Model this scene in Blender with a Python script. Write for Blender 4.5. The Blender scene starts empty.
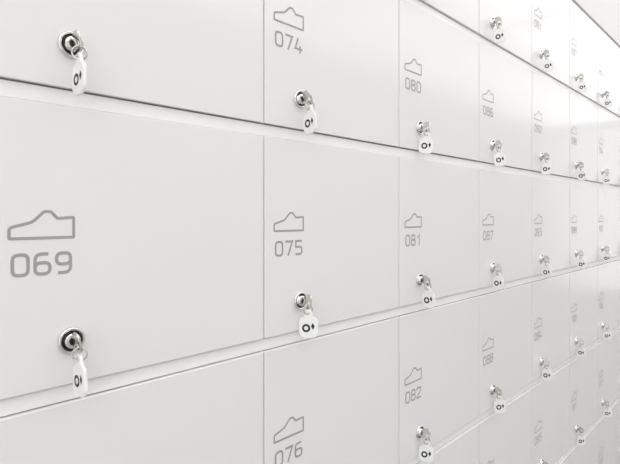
import bpy, bmesh, math, random
from mathutils import Vector, Matrix
random.seed(4)
sc=bpy.context.scene
sc.view_settings.view_transform='Standard'

# ------------------------------------------------------------ dimensions
W,H=0.336,0.300          # locker pitch
X0=0.469                 # seam left of locker 07x
ZC=1.20                  # eye height
D=0.531                  # camera distance from doors
VG=0.0034                # vertical gap
DH=0.2815                # door height
DT=0.018
NCL,NCR=-3,14            # columns (col 0 = 073..078)
def door_top(r): return ZC+(0.370+r)*H   # r=+2 top row ... -3 bottom

# ------------------------------------------------------------ materials
def mat(name,col,rough=0.5,metal=0.0,noise=0.0,nscale=30,bump=0.0,coat=0.0,spec=0.5):
    m=bpy.data.materials.new(name); m.use_nodes=True
    nt=m.node_tree; b=nt.nodes['Principled BSDF']
    b.inputs['Roughness'].default_value=rough
    b.inputs['Metallic'].default_value=metal
    b.inputs['Specular IOR Level'].default_value=spec
    b.inputs['Coat Weight'].default_value=coat
    b.inputs['Coat Roughness'].default_value=0.12
    tc=nt.nodes.new('ShaderNodeTexCoord'); n=nt.nodes.new('ShaderNodeTexNoise')
    n.inputs['Scale'].default_value=nscale
    nt.links.new(tc.outputs['Object'],n.inputs['Vector'])
    r=nt.nodes.new('ShaderNodeValToRGB')
    lo=[max(0,c*(1-noise)) for c in col]; hi=[min(1,c*(1+noise)) for c in col]
    r.color_ramp.elements[0].color=(*lo,1); r.color_ramp.elements[1].color=(*hi,1)
    nt.links.new(n.outputs['Fac'],r.inputs['Fac']); nt.links.new(r.outputs['Color'],b.inputs['Base Color'])
    if bump:
        bp=nt.nodes.new('ShaderNodeBump'); bp.inputs['Strength'].default_value=bump
        bp.inputs['Distance'].default_value=0.0005
        nt.links.new(n.outputs['Fac'],bp.inputs['Height']); nt.links.new(bp.outputs['Normal'],b.inputs['Normal'])
    return m
M_door=mat('door_lacquer',(0.82,0.815,0.815),0.16,noise=0.006,nscale=6,spec=0.5)
M_carc=mat('carcass_white',(0.90,0.895,0.89),0.4,noise=0.01)
M_print=mat('grey_print',(0.36,0.355,0.355),0.5,noise=0.02)
M_chrome=mat('chrome',(0.72,0.71,0.69),0.08,metal=1,noise=0.05)
M_chromeb=mat('key_nickel',(0.62,0.61,0.58),0.15,metal=1,noise=0.05)
M_dark=mat('lock_recess',(0.012,0.012,0.012),0.35,noise=0.1)
M_tag=mat('tag_plastic',(0.90,0.90,0.895),0.25,noise=0.01)
M_mark=mat('tag_ink',(0.015,0.015,0.015),0.5,noise=0.05)
M_wall=mat('wall_paint',(0.82,0.815,0.81),0.7,noise=0.015,nscale=60,bump=0.1)
M_grey=mat('opposite_wall_paint',(0.72,0.72,0.71),0.7,noise=0.02,nscale=60,bump=0.1)
M_floor=mat('floor_vinyl',(0.42,0.42,0.415),0.35,noise=0.04,nscale=12)
M_plinth=mat('plinth_grey',(0.45,0.45,0.45),0.5,noise=0.02)
def glowmat(n,s):
    m=bpy.data.materials.new(n); m.use_nodes=True
    b=m.node_tree.nodes['Principled BSDF']
    b.inputs['Emission Color'].default_value=(1,0.985,0.975,1); b.inputs['Emission Strength'].default_value=s
    return m
M_fill=glowmat('fill_panel_glow',1.55)  # glow for the added overhead fill panels

# ------------------------------------------------------------ helpers
def new_mesh(name,bm,mats,smooth=False):
    me=bpy.data.meshes.new(name); bm.normal_update(); bm.to_mesh(me); bm.free()
    for m in mats: me.materials.append(m)
    if smooth:
        for p in me.polygons: p.use_smooth=True
    return me
def obj(name,me,parent=None,loc=(0,0,0),rot=None):
    o=bpy.data.objects.new(name,me); sc.collection.objects.link(o)
    o.location=loc
    if rot: o.rotation_euler=rot
    if parent: o.parent=parent
    return o
def add_box(bm,x0,x1,y0,y1,z0,z1,mi=0,bev=0.0):
    r=bmesh.ops.create_cube(bm,size=1)
    vs=r['verts']
    for v in vs:
        v.co=Vector((x0+(v.co.x+.5)*(x1-x0),y0+(v.co.y+.5)*(y1-y0),z0+(v.co.z+.5)*(z1-z0)))
    fs=set(f for v in vs for f in v.link_faces)
    for f in fs: f.material_index=mi
    if bev:
        es=list(set(e for v in vs for e in v.link_edges))
        bmesh.ops.bevel(bm,geom=es,offset=bev,segments=2,affect='EDGES',profile=0.5)
def box_obj(name,x0,x1,y0,y1,z0,z1,m,bev=0.0):
    bm=bmesh.new(); add_box(bm,x0,x1,y0,y1,z0,z1,0,bev)
    return obj(name,new_mesh(name,bm,[m]))
def lathe(bm,prof,seg=40):
    rings=[]
    for r,y,_ in prof:
        if r==0: rings.append([bm.verts.new((0,y,0))])
        else: rings.append([bm.verts.new((r*math.cos(2*math.pi*i/seg),y,r*math.sin(2*math.pi*i/seg))) for i in range(seg)])
    for k in range(len(prof)-1):
        a,b2=rings[k],rings[k+1]
        for i in range(seg):
            j=(i+1)%seg
            if len(b2)==1: f=bm.faces.new((a[i],a[j],b2[0]))
            else: f=bm.faces.new((a[i],a[j],b2[j],b2[i]))
            f.material_index=prof[k][2]
def torus(bm,R,r,center,axis_m,mi,seg=32,ms=8):
    g=[]
    for i in range(seg):
        a=2*math.pi*i/seg; row=[]
        for j in range(ms):
            t=2*math.pi*j/ms
            p=Vector(((R+r*math.cos(t))*math.cos(a),(R+r*math.cos(t))*math.sin(a),r*math.sin(t)))
            row.append(bm.verts.new(axis_m@p+Vector(center)))
        g.append(row)
    for i in range(seg):
        for j in range(ms):
            f=bm.faces.new((g[i][j],g[(i+1)%seg][j],g[(i+1)%seg][(j+1)%ms],g[i][(j+1)%ms]))
            f.material_index=mi; f.smooth=True
def round_path(pts,rad,closed):
    out=[]; n=len(pts)
    for i,p in enumerate(pts):
        p=Vector(p)
        if not closed and i in (0,n-1): out.append(p); continue
        a=Vector(pts[i-1]); c=Vector(pts[(i+1)%n])
        da=(a-p); dc=(c-p)
        r=min(rad[i] if isinstance(rad,(list,tuple)) else rad, da.length*.49, dc.length*.49)
        if r<1e-6: out.append(p); continue
        p0=p+da.normalized()*r; p1=p+dc.normalized()*r
        for k in range(6):
            t=k/5; out.append((1-t)**2*p0+2*t*(1-t)*p+t*t*p1)
    return out
def stroke(bm,pts,w,closed,xf,y,mi=0):
    n=len(pts); L=[];R=[]
    for i,p in enumerate(pts):
        if closed: a=pts[i-1]; c=pts[(i+1)%n]
        else: a=pts[max(0,i-1)]; c=pts[min(n-1,i+1)]
        d1=(p-a); d2=(c-p)
        if d1.length<1e-9: d1=d2
        if d2.length<1e-9: d2=d1
        d1=d1.normalized(); d2=d2.normalized()
        n1=Vector((-d1.y,d1.x)); n2=Vector((-d2.y,d2.x)); m=(n1+n2)
        m=m.normalized() if m.length>1e-6 else n1
        s=min(1/max(0.3,m.dot(n1)),2.0)
        for lst,sg in ((L,1),(R,-1)):
            q=xf(p+m*(sg*w*.5*s)); lst.append(bm.verts.new((q[0],y,q[1])))
    for i in range(n if closed else n-1):
        j=(i+1)%n
        f=bm.faces.new((L[i],R[i],R[j],L[j])); f.material_index=mi

w,h=0.62,0.86; q=.24
DIG={
'0':[([(0,0),(w,0),(w,h),(0,h)],q,1)],
'1':[([(.12,h*.72),(.40,h),(.40,-.06)],[0,0,0],0)],
'2':[([(0,h*.74),(0,h),(w,h),(w,h*.58),(0,h*.14),(0,0),(w+.04,0)],[0,q,q,q,.1,0,0],0)],
'3':[([(0,h),(w,h),(w,h*.52),(.15,h*.52)],[0,q,.2,0],0),([(.3,h*.52),(w,h*.52),(w,0),(0,0)],[0,.2,q,0],0)],
'4':[([(.26,h+.06),(0,h*.24),(w+.06,h*.24)],[0,.0,0],0),([(w*.72,h*.5),(w*.72,-.06)],0,0)],
'5':[([(w,h),(.04,h),(.04,h*.56),(w,h*.56),(w,0),(0,0)],[0,0,0,q,q,0],0)],
'6':[([(w*.9,h),(0,h),(0,h*.3)],[0,.34,0],0),([(0,0),(w,0),(w,h*.56),(0,h*.56)],q,1)],
'7':[([(-.03,h),(w,h),(w*.33,-.06)],[0,0,0],0)],
'8':[([(0,0),(w,0),(w,h*.53),(0,h*.53)],q,1),([(.04,h*.53),(w-.04,h*.53),(w-.04,h),(.04,h)],.2,1)],
'9':[([(w*.1,0),(w,0),(w,h*.7)],[0,.34,0],0),([(0,h*.44),(w,h*.44),(w,h),(0,h)],q,1)],
}
PY=-0.0002
def number_mesh(s):
    bm=bmesh.new(); hh=0.0226; adv=0.0198
    for i,ch in enumerate(s):
        for k,(pts,rad,cl) in enumerate(DIG[ch]):
            P=round_path(pts,rad,bool(cl))
            stroke(bm,P,.145,bool(cl),lambda p,i=i:(i*adv+(p.x+.07)*hh*.97,(p.y+.07)*hh),PY-.00006*k)
    return new_mesh('number_'+s,bm,[M_print])
def shoe_mesh():
    bm=bmesh.new(); sw,sh=.0590,.0258
    pts=[(0.0,0.0),(0.0,.40),(.34,.60),(.52,1.0),(.63,1.0),(.73,.74),(1.0,.78),(1.0,0.0)]
    P=[(a*(sw),b*(sh)) for a,b in pts]
    P=round_path(P,[.001,.003,.004,.001,.001,.001,.001,.001],True)
    stroke(bm,P,.0029,True,lambda p:(p.x,p.y),PY)
    return new_mesh('shoe_pictogram',bm,[M_print])

def door_mesh():
    bm=bmesh.new(); add_box(bm,VG/2,W-VG/2,0,DT,-DH,0,0,0.0009)
    me=new_mesh('door_panel',bm,[M_door]); return me
def lock_mesh():
    bm=bmesh.new()
    lathe(bm,[(.0136,0,0),(.0136,-.0016,0),(.0128,-.0030,0),(.0118,-.0036,0),(.0106,-.0028,1),(.0100,-.0008,1),
              (.0078,-.0008,0),(.0078,-.0048,0),(.0070,-.0060,0),(.0040,-.0060,1),(0,-.0060,1)],44)
    me=new_mesh('cam_lock',bm,[M_chrome,M_dark],True); return me
def extrude_outline(bm,out,t,to3,mi,hole=None):
    n=len(out)
    if hole:
        cx,cy,r=hole; 
        inn=[]
        for p in out:
            a=math.atan2(p[1]-cy,p[0]-cx); inn.append((cx+r*math.cos(a),cy+r*math.sin(a)))
    def ring(pts,s): return [bm.verts.new(to3(p[0],p[1],s)) for p in pts]
    bv=t*.28
    def inset(pts,d):
        res=[]
        m=len(pts)
        for i in range(m):
            a=Vector(pts[i-1]); c=Vector(pts[(i+1)%m]); d1=(c-a).normalized()
            res.append((pts[i][0]-d1.y*d,pts[i][1]+d1.x*d))
        return res
    ins=inset(out,bv)
    f1=ring(ins,-t/2); s1=ring(out,-t/2+bv); s2=ring(out,t/2-bv); f2=ring(ins,t/2)
    for A,B in ((f1,s1),(s1,s2),(s2,f2)):
        for i in range(n):
            j=(i+1)%n; f=bm.faces.new((A[i],A[j],B[j],B[i])); f.material_index=mi
    if hole:
        h1=ring(inn,-t/2); h2=ring(inn,t/2)
        for A,B in ((h1,f1),(f2,h2),(h2,h1)):
            for i in range(n):
                j=(i+1)%n; f=bm.faces.new((A[i],A[j],B[j],B[i])); f.material_index=mi
    else:
        bm.faces.new(f1).material_index=mi; bm.faces.new(f2[::-1]).material_index=mi
BY=-.0155   # key bow centre
def key_mesh():
    bm=bmesh.new()
    add_box(bm,-.0011,.0011,-.0110,-.0058,-.0036,.0036,0,.0003)
    out=[]
    for i in range(36):
        a=2*math.pi*i/36
        ca,sa=math.cos(a),math.sin(a)
        e=0.72
        out.append((BY+.0080*math.copysign(abs(ca)**e,ca),.0108*math.copysign(abs(sa)**e,sa)))
    extrude_outline(bm,out,.0024,lambda u,v,s:(s,u,v),0,hole=(BY-.002,-.0030,.0036))
    bmesh.ops.recalc_face_normals(bm,faces=bm.faces)
    return new_mesh('key',bm,[M_chromeb])
def ring_mesh():
    bm=bmesh.new()
    mt=Matrix.Rotation(math.radians(90),3,'X')
    torus(bm,.0068,.00085,(0,0,-.0062),mt,0)
    torus(bm,.0068,.00085,(0,.0014,-.0064),mt,0)
    return new_mesh('split_ring',bm,[M_chromeb])
def tag_mesh():
    bm=bmesh.new()
    pts=[(-.0056,.0050),(-.0064,-.0050),(-.0136,-.0080),(-.0146,-.0310),(-.0080,-.0370),(.0080,-.0370),(.0146,-.0310),(.0136,-.0080),(.0064,-.0050),(.0056,.0050)]
    P=round_path(pts,[.005,.004,.007,.009,.006,.006,.009,.007,.004,.005],True)
    P=[(p.x,p.y) for p in P]
    dense=[]
    for i in range(len(P)):
        a=P[i]; b2=P[(i+1)%len(P)]
        d=math.hypot(b2[0]-a[0],b2[1]-a[1]); k=max(1,int(d/.003))
        for t in range(k): dense.append((a[0]+(b2[0]-a[0])*t/k,a[1]+(b2[1]-a[1])*t/k))
    extrude_outline(bm,dense,.0034,lambda u,v,s:(u,s,v),0,hole=(0,0,.0024))
    bmesh.ops.recalc_face_normals(bm,faces=bm.faces)
    return new_mesh('tag_body',bm,[M_tag])
def mark_mesh():
    # plain stand-in mark: bold ring and short bar, both faces of the tag
    bm=bmesh.new()
    for sy,sx in ((-.00182,1),(.00182,-1)):
        P=[Vector((-.0036+.0046*math.cos(2*math.pi*i/24),-.0215+.0046*math.sin(2*math.pi*i/24))) for i in range(24)]
        stroke(bm,P,.0030,True,lambda p:(p.x*sx,p.y),sy)
        c=(.0064,-.0190); r=.0034
        vs=[bm.verts.new((sx*(c[0]+dx*r*.8),sy,c[1]+dz*r*1.5)) for dx,dz in ((1,0),(0,1),(-1,0),(0,-1))]
        bm.faces.new(vs)
    return new_mesh('tag_mark',bm,[M_mark])

ME_door,ME_shoe,ME_lock,ME_key,ME_ring,ME_tag,ME_mark=door_mesh(),shoe_mesh(),lock_mesh(),key_mesh(),ring_mesh(),tag_mesh(),mark_mesh()

# tag yaw (deg, negative turns the face toward -X), key roll
SPEC={(-1,1):(-90,-12),(-1,0):(-90,-14),(0,1):(-96,-25),(0,0):(-54,10),(1,1):(-48,14),(1,0):(-90,-16),(0,-1):(-50,10),
      (1,-1):(-60,20),(2,1):(-60,5),(2,0):(-95,25),(2,-1):(-50,-10)}
# ------------------------------------------------------------ lockers
for c in range(NCL,NCR):
    for r in range(2,-4,-1):
        num=73+6*c+(2-r)
        e=bpy.data.objects.new('locker',None); sc.collection.objects.link(e)
        e.empty_display_size=.05
        e.location=(X0+c*W,0,door_top(r))
        obj('door_panel',ME_door,e)
        obj('number_label',number_mesh('%03d'%num),e,(.0202,0,-.1692))
        obj('shoe_pictogram',ME_shoe,e,(.0190,0,-.1325))
        lx,lz=.0755,-.2372
        if c>=0: lx-=.004
        obj('cam_lock',ME_lock,e,(lx,0,lz))
        yaw,roll=SPEC.get((c,r),(random.uniform(-105,-45),random.uniform(-30,30)))
        obj('key',ME_key,e,(lx,0,lz),(0,math.radians(roll),0))
        R=Matrix.Rotation(math.radians(roll),3,'Y')
        hp=R@Vector((0,BY-.002,-.0052))
        obj('split_ring',ME_ring,e,(lx+hp.x,hp.y,lz+hp.z),(0,0,math.radians(yaw*.35)))
        ty=math.radians(yaw); tilt=math.radians(random.uniform(-6,6))
        tp=(lx+hp.x,hp.y,lz+hp.z-.0112)
        obj('tag_body',ME_tag,e,tp,(0,tilt,ty))
        obj('tag_mark',ME_mark,e,tp,(0,tilt,ty))

# ------------------------------------------------------------ cabinet carcass
xa,xb=X0+NCL*W,X0+NCR*W
zt=door_top(2); zb=door_top(-3)-DH
bm=bmesh.new()
for r in range(2,-5,-1):
    z=door_top(r)
    add_box(bm,xa,xb,DT+.001,.40,z+.001,z+H-DH-.001,0)
    add_box(bm,xa,xb,.0045,DT+.001,z+.0010,z+H-DH-.0013,0,.0008)
for c in range(NCL,NCR+1):
    x=X0+c*W
    add_box(bm,max(xa,x-.008),min(xb,x+.008),DT+.001,.395,zb,zt,0)
    for r in range(2,-4,-1):
        z=door_top(r)
        add_box(bm,max(xa,x-VG/2+.0003),min(xb,x+VG/2-.0003),.0030,DT+.001,z-DH,z,0)
add_box(bm,xa,xb,.39,.41,zb-.02,zt+.02,0)
add_box(bm,xa,xb,.03,.40,0,zb-.0195,1)
obj('locker_cabinet',new_mesh('locker_cabinet',bm,[M_carc,M_plinth]))

# ------------------------------------------------------------ room
CE=2.65; XR=9.5
box_obj('wall_back',xa-1.5,XR,0.0,.45,zt+.0215,CE,M_wall,0.001)
box_obj('wall_right',xb+.006,XR,0.0,.45,0,zt+.0205,M_wall,0.001)
box_obj('floor',xa-1.5,XR,-2.6,.45,-.05,0,M_floor)
box_obj('ceiling',xa-1.5,XR,-2.6,.45,CE,CE+.05,M_wall)
box_obj('wall_front',xa-1.5,XR,-2.7,-2.6,0,CE,M_grey)
# wide, dim glowing panels added out of view for soft, even light
x=-1.6
while x<9.2:
    for y in (-.62,-1.82):
        bm=bmesh.new()
        add_box(bm,-.59,.59,-.57,.57,-.03,0,0,.003)
        add_box(bm,-.565,.565,-.545,.545,-.033,-.0295,1)
        obj('added_fill_panel',new_mesh('added_fill_panel',bm,[M_wall,M_fill]),None,(x,y,CE))
    x+=1.2

wd=bpy.data.worlds.new('World'); sc.world=wd; wd.use_nodes=True
bg=wd.node_tree.nodes['Background']; bg.inputs[0].default_value=(1,1,1,1); bg.inputs[1].default_value=1.2

# ------------------------------------------------------------ camera
f=508.0; th=math.atan2(480.0,f)
cd=bpy.data.cameras.new('camera'); co=bpy.data.objects.new('camera',cd); sc.collection.objects.link(co)
cd.sensor_width=36; cd.lens=f/620*36; cd.shift_y=-16/620
cd.clip_start=.01
co.location=(0,-D,ZC)
co.rotation_euler=(math.radians(90),0,th-math.radians(90))
sc.camera=co
